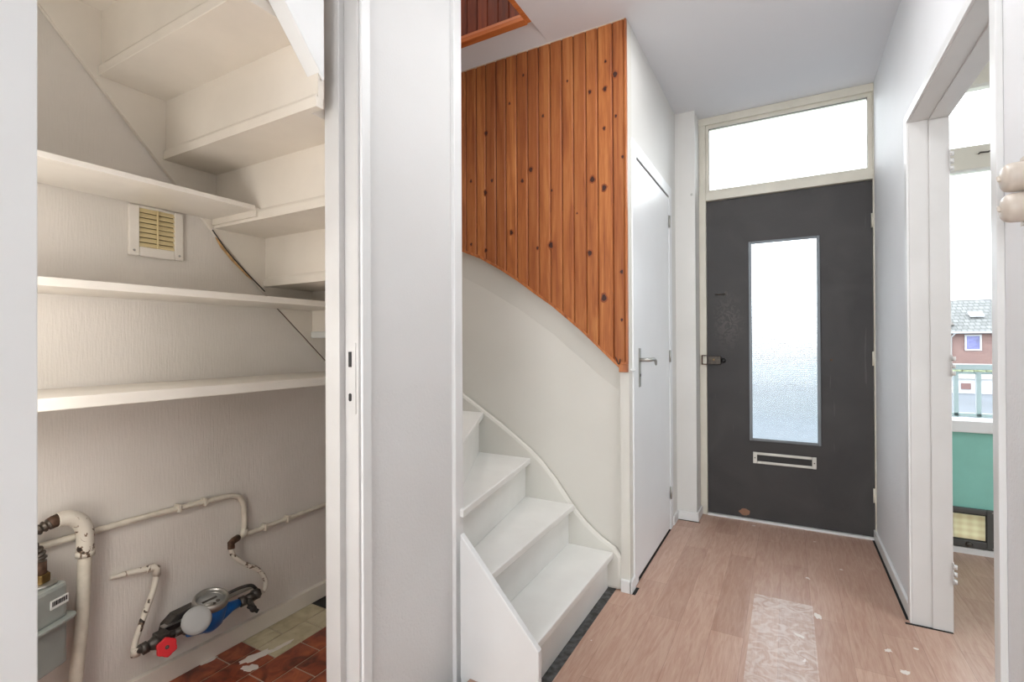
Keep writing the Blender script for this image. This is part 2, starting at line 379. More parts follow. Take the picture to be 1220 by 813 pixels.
# dark shrinkage gaps where the laminate stops short of the walls
struct(B(XR-.022, XR-.012, 2.50, 3.43, -.001, .0015).box(.40, .545, 2.462, 2.474, -.001, .0015).box(XD-.004, XD+.006, 2.31, 3.03, -.001, .0015).box(-.61,-.48,3.228,3.237,-.001,.0015).box(-.609,-.595,2.17,2.24,-.001,.0015).build('trim_2', 'dark_gap'))

# closet floor: running-bond tiles on grout
g = MB(); g.box(XC, -1.02, -.05, 2.2, -.05, -.003)
tw, tl, gp = .105, .205, .0065
x = -1.812; row = 0
while x < -1.03:
    x1 = min(x+tw, -1.022); y = -.35+(row%2)*.1025 + .0
    y = 1.126-8*tl + (0 if row%2 else -.1)
    while y < 2.18:
        a, b = max(y, -.045), min(y+tl, 2.19)
        if b > a+.01:
            cells = [(a, b)]
            if x < -1.65 and a < 1.126 < b: cells = [(a, 1.126), (1.126, b)]
            for c0, c1 in cells:
                mid = (c0+c1)/2
                g.mi = 2 if (x < -1.65 and 1.126 < mid < 1.45) else (3 if (x < -1.72 and 1.45 < mid < 1.75) else 1)
                g.box(x+gp/2, x1-gp/2, c0+gp/2, c1-gp/2, -.02, 0)
        y += tl
    x += tw; row += 1
struct(g.build('floor_closet', ['grout','tile_red','tile_yellow','black']))

# ---- closet door frame (jambs with rebate, architrave, lock keep)
cf = struct(empty('trim_3', (-1.0,.6,0)))
B(-1.10, XL+.004, .945, .978, 0, 2.16).build('jamb', 'jamb', cf, .002)
B(-1.10, -1.045, .925, .946, 0, 2.16).build('door_stop', 'jamb', cf, .002)
B(-1.10, XL+.004, .245, .285, 0, 2.16).box(-1.10,-1.045,.285,.30,0,2.16).build('jamb', 'white_gloss', cf, .002)
B(-1.045, XL+.004, .245, .978, 2.12, 2.16).build('head', 'jamb', cf, .002)
B(XL+.002, XL+.012, .953, .985, -.19, 2.17).build('architrave', 'white_gloss', cf, .002)
B(XL+.002, XL+.016, .225, .30, 0, 2.17).build('architrave', 'white_gloss', cf, .002)
kp = B(-1.040, -1.004, .9425, .9455, .93, 1.12).build('keep_plate', 'jamb', cf)
k = MB().box(-1.028, -1.018, .9405, .943, 1.055, 1.096)
k.prism([(-1.023+.0048*math.cos(a*math.pi/8), .974+.0048*math.sin(a*math.pi/8)+(.006 if a < 8 else -.006)) for a in range(16)], 'y', .9405, .943)
k.build('keep_slot', 'black', kp)
# trim at the end of the wall beside the stairs
struct(B(-1.1, -.985, 1.367, 1.412, -.2, ZC).build('trim_4', 'white_gloss', bevel=.003))
# side room doorway frame
df = struct(empty('trim_5', (.48,2.0,0)))
B(.423, .548, 2.475, 2.505, 0, 1.985).build('jamb', 'jamb', df, .002)
B(.485, .548, 2.471, 2.476, 0, 1.98).build('door_stop', 'jamb', df, .002)
B(.423, .548, 1.53, 1.555, 0, 1.985).box(.485,.548,1.555,1.559,0,1.98).build('jamb', 'jamb', df, .002)
B(.423, .548, 1.53, 2.505, 1.985, 2.01).box(.485,.548,1.559,2.471,1.981,1.986).build('head', 'jamb', df, .002)
B(.416, .43, 2.478, 2.515, 0, 1.988).build('architrave', 'white_gloss', df, .002)
B(.416, .43, 1.515, 1.552, 0, 1.988).build('architrave', 'white_gloss', df, .002)
B(.416, .43, 1.515, 2.515, 1.988, 2.02).build('architrave', 'white_gloss', df, .002)
for z in (1.77, .985, .19):
    h = MB()
    for i in range(3): h.tube([(.553, 2.466, z+i*.028), (.553, 2.466, z+i*.028+.016)], .006, 10)
    h.box(.546, .5495, 2.467, 2.50, z-.005, z+.08)
    h.build('hinge', 'jamb', df)

# ---- front door frame with transom window
ff = struct(empty('trim_6', (0,YF,0)))
B(-.50, -.458, 3.405, 3.50, 0, ZC).build('jamb', 'frame', ff, .003)
B(.424, .43, 3.405, 3.50, 0, ZC).build('jamb', 'frame', ff, .002)
B(-.50, .43, 3.40, 3.50, 2.525, ZC).build('head', 'frame', ff, .003)
B(-.458, .424, 3.40, 3.50, 2.032, 2.085).build('transom_bar', 'frame', ff, .003)
B(-.458, .424, 3.405, 3.50, -.02, .012).build('threshold', 'white_gloss', ff, .002)
w1 = struct(empty('window_1', (0,3.45,2.3)))
m = MB()
m.box(-.458, -.440, 3.418, 3.47, 2.085, 2.525).box(.403, .424, 3.418, 3.47, 2.085, 2.525).box(-.440, .403, 3.418, 3.47, 2.085, 2.103).box(-.440, .403, 3.418, 3.47, 2.505, 2.525)
m.build('window_frame', 'frame', w1, .002)
B(-.442, .405, 3.440, 3.446, 2.10, 2.508).build('glass_pane', 'glass', w1)
m = MB()
for x0, x1, z0, z1 in ((-.4415,-.438,2.1,2.507),(.401,.4045,2.1,2.507),(-.44,.403,2.1015,2.105),(-.44,.403,2.503,2.506)): m.box(x0, x1, 3.432, 3.439, z0, z1)
m.build('glazing_gasket', 'gun', w1)

# ---- front door
fd = struct(empty('door_1', (0,YF,0)))
m = MB()
m.box(-.456, -.205, 3.425, 3.465, .014, 2.029).box(.163, .423, 3.425, 3.465, .014, 2.029).box(-.205, .163, 3.425, 3.465, .014, .510).box(-.205, .163, 3.425, 3.465, 1.737, 2.029)
m.build('door_leaf', 'door_grey', fd)
m = MB()
for x0, x1, z0, z1 in ((-.212,-.194,.502,1.744),(.152,.170,.502,1.744),(-.194,.152,.502,.519),(-.194,.152,1.729,1.744)): m.box(x0, x1, 3.416, 3.43, z0, z1)
m.build('glazing_bead', flat('grey_glazing_bead', (104,110,114), .35, .3), fd, .003)
B(-.2, .158, 3.442, 3.447, .512, 1.734).build('glass_pane', 'frost', fd)
ls = MB()
for x0, x1, z0, z1 in ((-.193,-.170,.362,.432),(.122,.145,.362,.432),(-.170,.122,.362,.378),(-.170,.122,.416,.432)): ls.box(x0, x1, 3.418, 3.4255, z0, z1)
ls = ls.build('letter_slot_frame', 'alu', fd, .002)
B(-.170, .122, 3.421, 3.4255, .378, .416).build('letter_flap', 'black', ls)
for sx in (-.182, .134): MB().lathe([(.004,0),(.004,.002)], frame_mat((sx,3.4175,.397),(0,-1,0)), 10).build('screw', 'gun', ls)
rl = B(-.452, -.372, 3.398, 3.426, .975, 1.028).build('rim_lock', flat('worn_lock_case', (72,66,60), .4, .6, var=.35, scale=60), fd, .004)
MB().lathe([(.0,0),(.012,0),(.015,.006),(.010,.018),(.003,.02)], frame_mat((-.358,3.424,1.0),(0,-1,0)), 16).build('lock_knob', 'black', rl)
MB().lathe([(.0,0),(.006,0),(.006,.004)], frame_mat((-.415,3.399,1.005),(0,-1,0)), 12).build('cylinder', 'brass', rl)
kb = MB()
for q in ((-.488,-.482,.972,1.034),(-.482,-.456,1.028,1.034),(-.482,-.456,.972,.978)): kb.box(q[0], q[1], 3.388, 3.405, q[2], q[3])
kb.build('keeper', 'rust', ff)
MB().tube([(-.405,3.414,1.425),(-.345,3.414,1.425)], .004, 8).box(-.352,-.335,3.418,3.426,1.415,1.44).build('door_pull', 'gun', fd)
MB().lathe([(.0,0),(.007,0),(.006,.003)], frame_mat((.222,3.4255,1.01),(0,-1,0)), 14).build('screw', 'rust', fd)
for z in (1.02, .25, 1.8):
    MB().tube([(.421,3.414,z-.04),(.421,3.414,z+.04)], .006, 10).build('hinge', 'frame', fd)
MB().prism([(-.243+.03*math.cos(a*.52)*(1+.2*math.sin(a*2.3)), .048+.022*math.sin(a*.52)) for a in range(12)], 'y', 3.4235, 3.4255).build('worn_patch', flat('bare_wood_patch', (150,112,88), .7), fd)

# ---- cupboard door under the stairs landing
cd = struct(empty('door_2', (XD,2.67,0)))
B(-.65, -.618, 2.312, 3.028, .012, 1.982).build('door_leaf', 'door_white', cd, .002)
m = MB(); m.box(-.624, -.613, 2.235, 2.302, 0, 2.055).box(-.624, -.613, 3.036, 3.10, 0, 2.055).box(-.624, -.613, 2.302, 3.036, 1.99, 2.055)
m.box(-.655, -.624, 2.292, 2.306, 0, 1.995).box(-.655, -.624, 3.032, 3.045, 0, 1.995)
m.build('door_frame', 'door_white', cd, .002)
B(-.66, -.652, 2.30, 3.04, 0, 1.995).build('door_back', 'dark_gap', cd)
hp = B(-.618, -.614, 2.335, 2.367, .905, 1.09).build('handle_plate', 'steel', cd, .0015)
MB().tube([(-.616,2.351,1.035),(-.575,2.351,1.035),(-.567,2.365,1.035),(-.567,2.43,1.036),(-.568,2.465,1.026),(-.572,2.49,1.008)], [.009,.009,.009,.0085,.008,.006], 12).build('lever_handle', 'steel', hp)
B(-.6135, -.611, 2.347, 2.355, .955, .968).build('keyhole', 'black', hp)
for z in (1.84, 1.035, .22): MB().tube([(-.612,3.032,z-.035),(-.612,3.032,z+.035)], .006, 10).build('hinge', 'steel', cd)
B(-.632,-.600,2.21,2.232,.99,.998).build('coat_peg', 'white_gloss', cd)

# ---- side room window
w2 = struct(empty('window_2', (1.4,YF,1.5)))
m = MB()
m.box(.60, .66, YF-.01, YF+.09, .70, 2.53).box(2.19, 2.25, YF-.01, YF+.09, .70, 2.53).box(.66, 2.19, YF-.012, YF+.09, 2.02, 2.14).box(.66, 2.19, YF-.01, YF+.09, 2.46, 2.53).box(.60, 2.25, YF, YF+.09, 2.53, ZC)
m.build('window_frame', 'frame', w2, .003)
B(.57, 2.28, YF-.045, YF+.11, .64, .70).build('window_sill', 'white_gloss', w2, .004)
B(.65, 2.2, YF+.03, YF+.035, .69, 2.03).build('glass_pane', 'glass', w2)
B(.65, 2.2, YF+.03, YF+.035, 2.13, 2.47).build('glass_pane', 'glass', w2)
MB().tube([(.875,YF-.014,2.092),(.875,YF-.035,2.092),(.905,YF-.038,2.088),(.925,YF-.038,2.10)], .004, 8).build('window_catch', 'gun', w2)

# ================================================================ STAIRCASE
stc = thing('staircase', 'white painted winder staircase rising from the hall and turning back over the closet', 'staircase', (-1.2,1.8,0))
def tread(poly, top, th=.028, mat='tread'): return MB().prism(poly, 'z', top-th, top).build('tread', mat, stc, .004)
Ya, Yb = 1.392, 2.176
# nosing lines, (x at Ya, x at Yb)
N = [(-.695,-.695,.168), (-.858,-.884,.355), (-.970,-1.114,.548), (-.988,-1.388,.757)]
def riser(xa, xb, z0, z1):
    MB().prism([(xa,Ya),(xb,Yb),(xb-.018,Yb),(xa-.018,Ya)], 'z', z0, z1).build('riser', 'tread', stc)
prev = 0
for i, (xa, xb, z) in enumerate(N):
    ra, rb = xa-.028, xb-.028
    riser(ra, rb, prev, z-.028)
    if i < 3: na, nb = N[i+1][0]-.032, N[i+1][1]-.032; tread([(xa,Ya),(xb,Yb),(nb,Yb),(na,Ya)], z)
    prev = z+.001
# winder corner treads
PV = (-1.035, 1.443)
tread([(-.988,Ya),(-1.388,Yb),(XC+.015,Yb),(XC+.015,2.10),(-1.06,1.45)], .757)
MB().prism([(-1.045,1.455),(XC+.015,2.10),(XC+.015,2.118),(-1.045,1.473)], 'z', .757, .927).build('riser', 'tread', stc)
tread([(-1.035,1.46),(XC+.015,2.13),(XC+.015,1.70),(-1.06,1.443)], .955)
MB().prism([(-1.05,1.445),(XC+.015,1.70),(XC+.015,1.718),(-1.05,1.463)], 'z', .955, 1.143).build('riser', 'tread', stc)
tread([(-1.04,1.46),(XC+.015,1.73),(XC+.015,1.437),(-1.105,1.437)], 1.171)
# straight flight over the closet
Yr = [1.446,1.226,1.036,.870,.694,.520,.346,.172]
Ut = [1.344,1.535,1.730,1.927,2.124,2.320,2.515,2.712]
z0 = 1.171
for i, (y, u) in enumerate(zip(Yr, Ut)):
    MB().box(-1.80, -1.058 if .8 < y < .9 else -1.101, y, y+.018, z0, u).build('riser', 'cream', stc)
    y2 = Yr[i+1] if i < 7 else 0
    m = MB(); ya, yb = y2-.009, y+.045
    if yb < .92 or ya > .92: m.box(-1.80, -1.101, ya, yb, u, u+.028)
    else: m.prism([(-1.80,ya),(-1.055,ya),(-1.055,.884),(-1.101,.884),(-1.101,yb),(-1.80,yb)], 'z', u, u+.028)
    if i < 6: m.prism([(y2-.006,u+.028),(y2,u+.028),(y2,u+.038),(y2-.003,u+.037)], 'x', -1.78, -1.06 if .8 < y2 < .9 else -1.11)
    m.build('tread', 'cream', stc, .002)
    z0 = u+.028
# strings
low = [(.0,2.70),(.2,2.462),(.545,2.068),(.80,1.772),(.997,1.551),(1.22,1.325),(1.512,1.043),(1.75,.82),(2.16,.60)]
MB().prism([(0,3.0)]+low+[(2.16,1.5),(1.5,2.0),(.4,3.0)], 'x', XC+.0005, -1.80).build('wall_string', 'cream', stc, .002)
up = [(-.66,0),(-.66,.150),(-.686,.187),(-.757,.225),(-.827,.277),(-.90,.355),(-.976,.455),(-1.045,.53),(-1.117,.592),(-1.281,.702),(-1.40,.775),(-1.516,.843),(-1.80,1.05)]
MB().prism(up+[(-1.80,.30),(-1.2,.05),(-.95,0)], 'y', 2.175, 2.2045).build('wall_string', 'stair_wall', stc, .02)
yz = lambda y: 1.95-1.2*(y-.762)
MB().prism([(.0,yz(0)),(.884,yz(.884)),(.884,yz(.884)+.55),(0,yz(0)+.50)], 'x', -1.10, -1.05).build('outer_string', 'white_gloss', stc, .003)
MB().prism([(-.968,-.19),(-.93,-.19),(-.93,-.03),(-.676,-.03),(-.676,.162),(-.968,.473)], 'y', 1.368, 1.391).box(-1.0, -.966, 1.3915, 1.411, -.03, .44).build('outer_string', 'white_gloss', stc, .003)
B(-1.10, -1.01, 1.413, 1.445, 0, 2.4).build('newel_post', 'white_gloss', stc)

# ================================================================ PANELLING
A = [(-1.83,1.72),(-1.70,1.68),(-1.522,1.613),(-1.40,1.563),(-1.277,1.494),(-1.18,1.432),(-1.084,1.363),(-.99,1.298),(-.906,1.229),(-.84,1.175),(-.781,1.119),(-.72,1.062),(-.662,1.008)]
def curve(x, pts=A):
    for (a, za), (b, zb) in zip(pts, pts[1:]):
        if a <= x <= b: return za+(zb-za)*(x-a)/(b-a)
    return pts[0][1] if x < pts[0][0] else pts[-1][1]
# plaster bevel between panelling and the lower wall
m = MB(); low_ = [(-1.83,1.56),(-1.70,1.53),(-1.523,1.468),(-1.40,1.408),(-1.277,1.338),(-1.18,1.282),(-1.085,1.217),(-.99,1.152),(-.907,1.08),(-.84,1.03),(-.781,.975),(-.72,.93),(-.662,.888)]
fv = []
for (xa, za), (xb, zb) in zip(A, low_):
    k = 2.2055/2.2
    fv.append([m.bm.verts.new(p) for p in ((xa,2.1845,za),(xb*k if xb>-1.6 else xb,2.2055,EYE+(zb-EYE)*k),(xa,2.245,za),(xa,2.245,ZC),(xa,2.1845,ZC))])
for P, Q in zip(fv, fv[1:]):
    for a, b in ((0,1),(1,2),(2,3),(3,4),(4,0)): m.face([P[a],P[b],Q[b],Q[a]])
m.face(fv[0]); m.face(fv[-1][::-1])
m.box(-.662, XD, 2.1845, 2.245, .0, ZC)
struct(m.build('wall_stair_bevel', 'stair_wall'))

pn = thing('wood_panelling', 'varnished orange knotty pine tongue-and-groove panelling with curved lower edge above the stairs', 'wall panelling', (-1.1,2.19,1.1))
gx = [-1.80,-1.7385,-1.677,-1.6155,-1.554,-1.4895,-1.424,-1.365,-1.303,-1.245,-1.182,-1.12,-1.06,-.997,-.936,-.877,-.815,-.758,-.687,-.630]
m = MB(); c = .006; yf = 2.170
for a, b in zip(gx, gx[1:]):
    a += .0009; b -= .0009; sec = [(a,2.184),(a,yf+c),(a+c,yf),(b-c,yf),(b,yf+c),(b,2.184)]
    V0 = [m.bm.verts.new((x, y, curve(x)+.004)) for x, y in sec]; V1 = [m.bm.verts.new((x, y, ZC-.003)) for x, y in sec]
    m.face(V0[::-1]); m.face(V1)
    for i in range(6): m.face([V0[i], V0[(i+1)%6], V1[(i+1)%6], V1[i]])
m.mi = 1
m.box(-1.80, -.63, yf+.006, 2.184, 1.75, ZC-.004)
m.build('boards', ['pine','knot'], pn)
K = [(-.793,2.279,1),(-.72,2.276,.8),(-.717,2.401,.6),(-.673,2.329,1.1),(-.725,2.096,.9),(-.783,1.873,1),(-.727,1.824,1.25),(-1.101,1.973,1),(-1.456,1.975,.9),(-1.365,1.9,.9),(-1.326,1.956,.8),(-1.149,1.926,.8),(-1.141,2.451,.8),(-1.36,2.207,.8),(-1.033,2.224,.7),(-1.213,1.675,.9),(-1.067,1.582,.9),(-.994,1.589,1.1),(-1.364,1.6,.9),(-.797,1.532,1),(-.647,1.435,1),(-.73,1.323,1.15),(-.648,1.219,.6),(-.988,1.853,.5),(-.859,1.726,.5),(-.67,2.14,.5),(-1.456,1.64,.7),(-1.22,2.33,.5),(-.905,2.36,.6),(-.64,1.95,.5)]
for i, (x, z, s) in enumerate(K):
    s *= (.7,1.1,.85,1.0)[i%4]
    m = MB()
    for mi, r, d in ((0,.0165,.0004),(1,.0105,.0008)):
        m.mi = mi; r *= s
        vs = [m.bm.verts.new((x+r*.85*math.cos(q*.524+i)*(1+.25*math.sin(q*1.7+i)), yf-d, z+r*1.15*math.sin(q*.524+i))) for q in range(12)]
        m.face(vs)
    m.build('knot', ['halo','knot'], pn)
m = MB()
for (xa, za), (xb, zb) in zip(A, A[1:]):
    m.prism([(xa,za-.003),(xb,zb-.003),(xb,zb+.011),(xa,za+.011)], 'y', 2.165, 2.184)
m.build('curved_beading', 'pine_edge', pn)
B(-.662, -.622, 2.166, 2.184, .985, 1.02).box(-.630, -.621, 2.166, 2.184, 1.02, ZC-.003).box(-.6625,-.630,2.1695,2.184,1.0,1.03).build('corner_batten', 'pine_edge', pn, .0015)
MB().tube([(-.676,2.165,1.052),(-.664,2.160,1.025),(-.655,2.156,1.025),(-.652,2.154,1.045)], .0022, 8, 4).build('coat_hook', 'black', pn)
B(-1.80, -.622, 2.168, 2.184, ZC-.0035, ZC+.002).build('top_bead', flat('pale_filler_line', (206,190,170), .7), pn)

pu = thing('upper_panelling', 'dark reddish pine boarding above the stairwell opening at the landing', 'wall panelling', (-1.4,1.985,ZC))
m = MB(); x = -1.807
while x < -1.02:
    b = min(x+.058, -1.004)
    sec = [(x,1.995),(x,1.979),(x+.004,1.975),(b-.004,1.975),(b,1.979),(b,1.995)]
    m.prism(sec, 'z', ZC+.02, 4.9); x += .058
m.build('boards', 'pine_dark', pu)
m = MB(); y = .0
while y < 1.97:
    b = min(y+.058, 1.975); m.prism([(y,-1.003),(y,-1.014),(y+.004,-1.018),(b-.004,-1.018),(b,-1.014),(b,-1.003)][::-1], 'z', 0, 1, Matrix(((0,1,0,0),(1,0,0,0),(0,0,2.3,ZC+.02),(0,0,0,1)))); y += .058
m.build('side_boards', 'pine_dark', pu)
MB().prism([(1.950,ZC-.006),(1.990,ZC-.006),(1.990,ZC+.04),(1.972,ZC+.042),(1.950,ZC+.012)], 'x', -1.80, -1.022).build('edge_trim', 'trim_orange', pu, .002)
MB().prism([(-1.0,ZC-.002),(-1.022,ZC-.004),(-1.020,ZC+.06),(-1.003,ZC+.06)], 'y', .0, 1.985).build('edge_trim', 'trim_orange', pu, .002)

# ================================================================ CLOSET CONTENTS
def shelf(y1, ztop, th, xf, label, endcut=None):
    sh = thing('shelf', label, 'shelf', (-1.65,.7,ztop), 'cream shelves in the closet')
    pts = [(XC+.001,-.04),(xf,-.04),(xf,y1-.0),(XC+.001,y1+(endcut or 0))]
    if y1 > 1.0: pts = [(-1.799,-.04),(xf,-.04),(xf,y1),(-1.799,y1+(endcut or 0))]
    MB().prism(pts, 'z', ztop-th, ztop).build('shelf_board', 'cream_shelf', sh, .002)
    return sh
sh1 = shelf(1.018, 1.581, .016, -1.545, 'uppermost cream shelf in the closet, ending short of the stair risers')
B(-1.798, -1.545, 1.018, 1.0345, 1.545, 1.574).build('end_batten', 'cream', sh1, .001)
sh2 = shelf(1.44, 1.283, .022, -1.558, 'middle cream shelf in the closet, just below the wall vent')
sh3 = shelf(1.50, .996, .030, -1.478, 'lowest cream shelf in the closet, above the bare pipe wall')
# white wooden end block below the lowest visible riser
# vent
vt = thing('wall_vent', 'square yellowed louvred air vent on the closet wall between two shelves', 'vent', (XC,.84,1.41))
m = MB(); fx = XC+.014
for y0, y1, z0, z1 in ((.765,.794,1.402,1.563),(.898,.925,1.402,1.563),(.794,.898,1.402,1.432),(.794,.898,1.557,1.5645)): m.box(XC+.0005, fx, y0, y1, z0, z1)
m.build('vent_frame', 'cream_shelf', vt, .003)
m = MB()
for i in range(8):
    z = 1.432+i*.0158
    m.prism([(XC+.003, z+.0135),(XC+.005,z+.0145),(XC+.0115,z+.002),(XC+.0095,z+.0005)], 'y', .794, .898)
m.build('louvres', 'vent', vt)
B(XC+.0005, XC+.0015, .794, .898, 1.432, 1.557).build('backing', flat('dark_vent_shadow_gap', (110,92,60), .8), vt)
B(XC+.009, XC+.014, .8445, .8485, 1.432, 1.557).build('mullion', 'vent', vt)
for y in (.779,.912): MB().lathe([(0,0),(.004,0),(.003,.002)], frame_mat((fx,y,1.418),(1,0,0)), 10).build('screw', 'steel', vt)
# split edge of the string board
sw = thing('wood_splinter', 'torn strip of bare brown wood beside the vent on the string edge', 'splinter', (-1.797,1.08,1.45))
MB().prism([(1.030,1.505),(1.040,1.498),(1.08,1.452),(1.15,1.388),(1.17,1.365),(1.148,1.378),(1.09,1.428),(1.048,1.472)], 'x', -1.7995, -1.7955).build('wood_strip', 'plank_raw', sw)
m = MB(); m.tube([(-1.7945,1.018,1.528),(-1.794,1.07,1.463),(-1.794,1.14,1.395),(-1.794,1.22,1.325)], .0022, 6, 4); m.build('crack', 'ink', sw)
m = MB(); m.tube([(-1.8,1.275,1.264),(-1.8,1.40,1.15),(-1.8,1.512,1.045),(-1.8,1.56,1.0)], .0018, 6, 4); tag(m.build('string_joint', 'rust', None), 'lower length of the dark open joint, below the middle shelf', 'joint', 'string joints')
m = MB(); m.tube([(-1.8,.545,2.068),(-1.8,.80,1.773),(-1.8,.99,1.562)], .0015, 6, 4)
tag(m.build('string_joint', 'cream', None), 'upper length of the cream joint line, above the top shelf', 'joint', 'string joints')

# ---- wall pipes
gp_ = thing('gas_riser_pipe', 'thick cream vertical pipe with elbow beside the gas meter', 'pipe', (-1.76,.62,0))
MB().tube([(-1.765,.612,0),(-1.765,.618,.16),(-1.765,.633,.34),(-1.765,.640,.53)], [.0165]*4, 16, 6).build('pipe', 'pipe', gp_)
MB().tube([(-1.765,.640,.520),(-1.765,.640,.575),(-1.765,.630,.61),(-1.765,.605,.632),(-1.765,.578,.634)], [.0205,.021,.0215,.021,.0205], 16, 6).build('elbow', 'pipe_chip', gp_)
MB().tube([(-1.765,.640,.512),(-1.765,.640,.526)], .0225, 16).build('collar', 'pipe_chip', gp_)
MB().tube([(-1.765,.582,.634),(-1.763,.568,.632),(-1.762,.560,.629)], [.018,.017,.016], 14).build('union', 'rust', gp_)
def hose(pts, r, n, name, parent):
    pts = [Vector(p) for p in pts]; Q = []
    for i in range(len(pts)-1):
        p0 = pts[max(i-1,0)]; p1 = pts[i]; p2 = pts[i+1]; p3 = pts[min(i+2,len(pts)-1)]
        for k in range(n):
            t = k/n; Q.append(.5*((2*p1)+(p2-p0)*t+(2*p0-5*p1+4*p2-p3)*t*t+(3*p1-p0-3*p2+p3)*t**3))
    Q.append(pts[-1])
    return MB().tube(Q, [r*(1+.13*(1 if (i//2)%2 else -1)) for i in range(len(Q))], 14).build(name, 'hose', parent)
hose([(-1.762,.563,.630),(-1.75,.50,.610),(-1.73,.455,.575),(-1.70,.42,.53)], .0135, 22, 'corrugated_hose', gp_)

# gas meter, turned a little away from the wall
gm_o = Vector((-1.71,.594,0)); u = Vector((-.465,.885,0)); n_ = Vector((.885,.465,0))
GM = Matrix(((n_.x,u.x,0,gm_o.x),(n_.y,u.y,0,gm_o.y),(0,0,1,0),(0,0,0,1)))   # local x = out of face, y = along face, z up
gm = thing('gas_meter', 'grey enamelled gas meter with barcode label, left of the thick cream pipe', 'gas meter', (-1.66,.48,.27))
def rrect(x0, x1, y0, y1, r, n=5):
    P = []
    for cx, cy, a0 in ((x1-r,y1-r,0),(x0+r,y1-r,90),(x0+r,y0+r,180),(x1-r,y0+r,270)):
        for i in range(n+1): a = R(a0+90*i/n); P.append((cx+r*math.cos(a), cy+r*math.sin(a)))
    return P
MB().prism(rrect(-.10,-.004,-.24,-.004,.02), 'z', .262, .380, GM).build('lower_case', 'meter_grey', gm, .004)
MB().prism(rrect(-.10,-.004,-.24,-.004,.02), 'z', .384, .480, GM).build('upper_case', 'meter_grey', gm, .01)
MB().prism(rrect(-.112,.012,-.256,.012,.026), 'z', .379, .386, GM).build('seam_flange', 'meter_grey', gm, .0015)
m = MB(); m.box(-.0045,-.0025,-.058,-.004,.425,.447,GM); 
lb = MB().box(-.004,-.002,-.062,-.012,.424,.447,GM).build('barcode_label', 'label', gm)
m = MB(); yy = -.058
while yy < -.018: wd = random.choice((.0012,.002,.003)); m.box(-.002,-.0014,yy,yy+wd,.431,.443,GM); yy += wd+.0016
m.build('barcode', 'ink', lb)
lb = MB().box(-.004,-.002,-.20,-.108,.385,.470,GM).build('paper_label', 'label', gm)
m = MB()
for i in range(11): m.box(-.002,-.0014,-.128,-.119,.402+i*.005,.402+i*.005+random.choice((.002,.003)),GM)
for i in range(4): m.box(-.002,-.0014,-.185,-.14,.40+i*.015,.404+i*.015,GM)
m.build('barcode', 'ink', lb)
cx = GM @ Vector((-.052,-.045,0))
m = MB().lathe([(.0,0),(.036,0),(.038,.004),(.034,.008),(.0,.009)], Matrix.Translation((cx.x,cx.y,.480)), 28); m.build('pipe_flange', 'steel', gm)
m = MB(); m.prism([(cx.x+.024*math.cos(a*math.pi/3), cx.y+.024*math.sin(a*math.pi/3)) for a in range(6)], 'z', .489, .512); m.build('hex_nut', 'brass', gm, .002)
MB().tube([(cx.x,cx.y,.51),(cx.x,cx.y,.545)], .0165, 16).build('hose_tail', 'rust', gm)
hose([(cx.x,cx.y,.543),(cx.x,cx.y,.562),(cx.x+.004,cx.y-.018,.588),(cx.x+.02,cx.y-.055,.592),(cx.x+.04,cx.y-.085,.572),(cx.x+.05,cx.y-.10,.54)], .0145, 10, 'corrugated_hose', gm)
MB().box(-.0045,-.001,-.104,-.100,.40,.428,GM).build('seal_tab', 'meter_grey', gm)

# thin pipes on the wall
wp = thing('wall_pipe', 'long cream painted pipe looping high along the closet wall behind the meters', 'pipe', (-1.80,1.0,.5))
MB().tube([(-1.80,.10,.548),(-1.80,.35,.556),(-1.80,.53,.562),(-1.80,.80,.566),(-1.80,1.05,.560),(-1.80,1.10,.553),(-1.80,1.125,.535),(-1.80,1.135,.50),(-1.80,1.138,.44),(-1.80,1.134,.41)], .0095, 12, 6).build('pipe', 'pipe', wp)
MB().tube([(-1.798,1.136,.418),(-1.798,1.134,.394)], .0125, 12).build('tee', 'pipe', wp)
MB().tube([(-1.80,1.10,.394),(-1.80,1.20,.397),(-1.80,1.45,.402),(-1.80,1.9,.408)], .0085, 12, 3).build('pipe', 'pipe', wp)
for y, z in ((.99,.563),(.905,.566),(1.32,.4),(1.22,.398)): B(-1.815, -1.786, y-.005, y+.005, z-.013, z+.013).build('pipe_clip', 'pipe', wp, .002)
MB().tube([(-1.80,1.112,.394),(-1.785,1.085,.394),(-1.778,1.073,.393),(-1.775,1.072,.372)], .012, 12).build('elbow', 'rust', wp)
MB().tube([(-1.775,1.072,.382),(-1.775,1.076,.352),(-1.772,1.095,.325),(-1.765,1.125,.295),(-1.758,1.165,.262),(-1.755,1.190,.220),(-1.755,1.192,.185),(-1.755,1.178,.172),(-1.755,1.155,.172),(-1.755,1.135,.175)], .0085, 12, 6).build('bent_pipe', 'pipe_chip', wp)

lp = thing('inlet_pipe', 'chipped cream pipe rising from the red valve and bending into the wall', 'pipe', (-1.77,.80,.2))
MB().tube([(-1.755,.760,.165),(-1.758,.760,.195),(-1.764,.776,.235),(-1.772,.797,.280),(-1.78,.818,.32),(-1.784,.830,.355),(-1.785,.833,.385)], .0085, 12, 6).build('pipe', 'pipe_chip', lp)
MB().tube([(-1.785,.833,.372),(-1.785,.833,.396),(-1.787,.825,.401),(-1.79,.806,.401)], .0115, 12).build('elbow', 'pipe_chip', lp)
MB().tube([(-1.79,.812,.401),(-1.80,.770,.404),(-1.812,.718,.405)], [.0085,.009,.006], 12, 5).build('pipe_stub', 'pipe_chip', lp)
MB().tube([(-1.755,.760,.162),(-1.754,.762,.188)], .0135, 12).build('compression_nut', 'pipe_chip', lp)

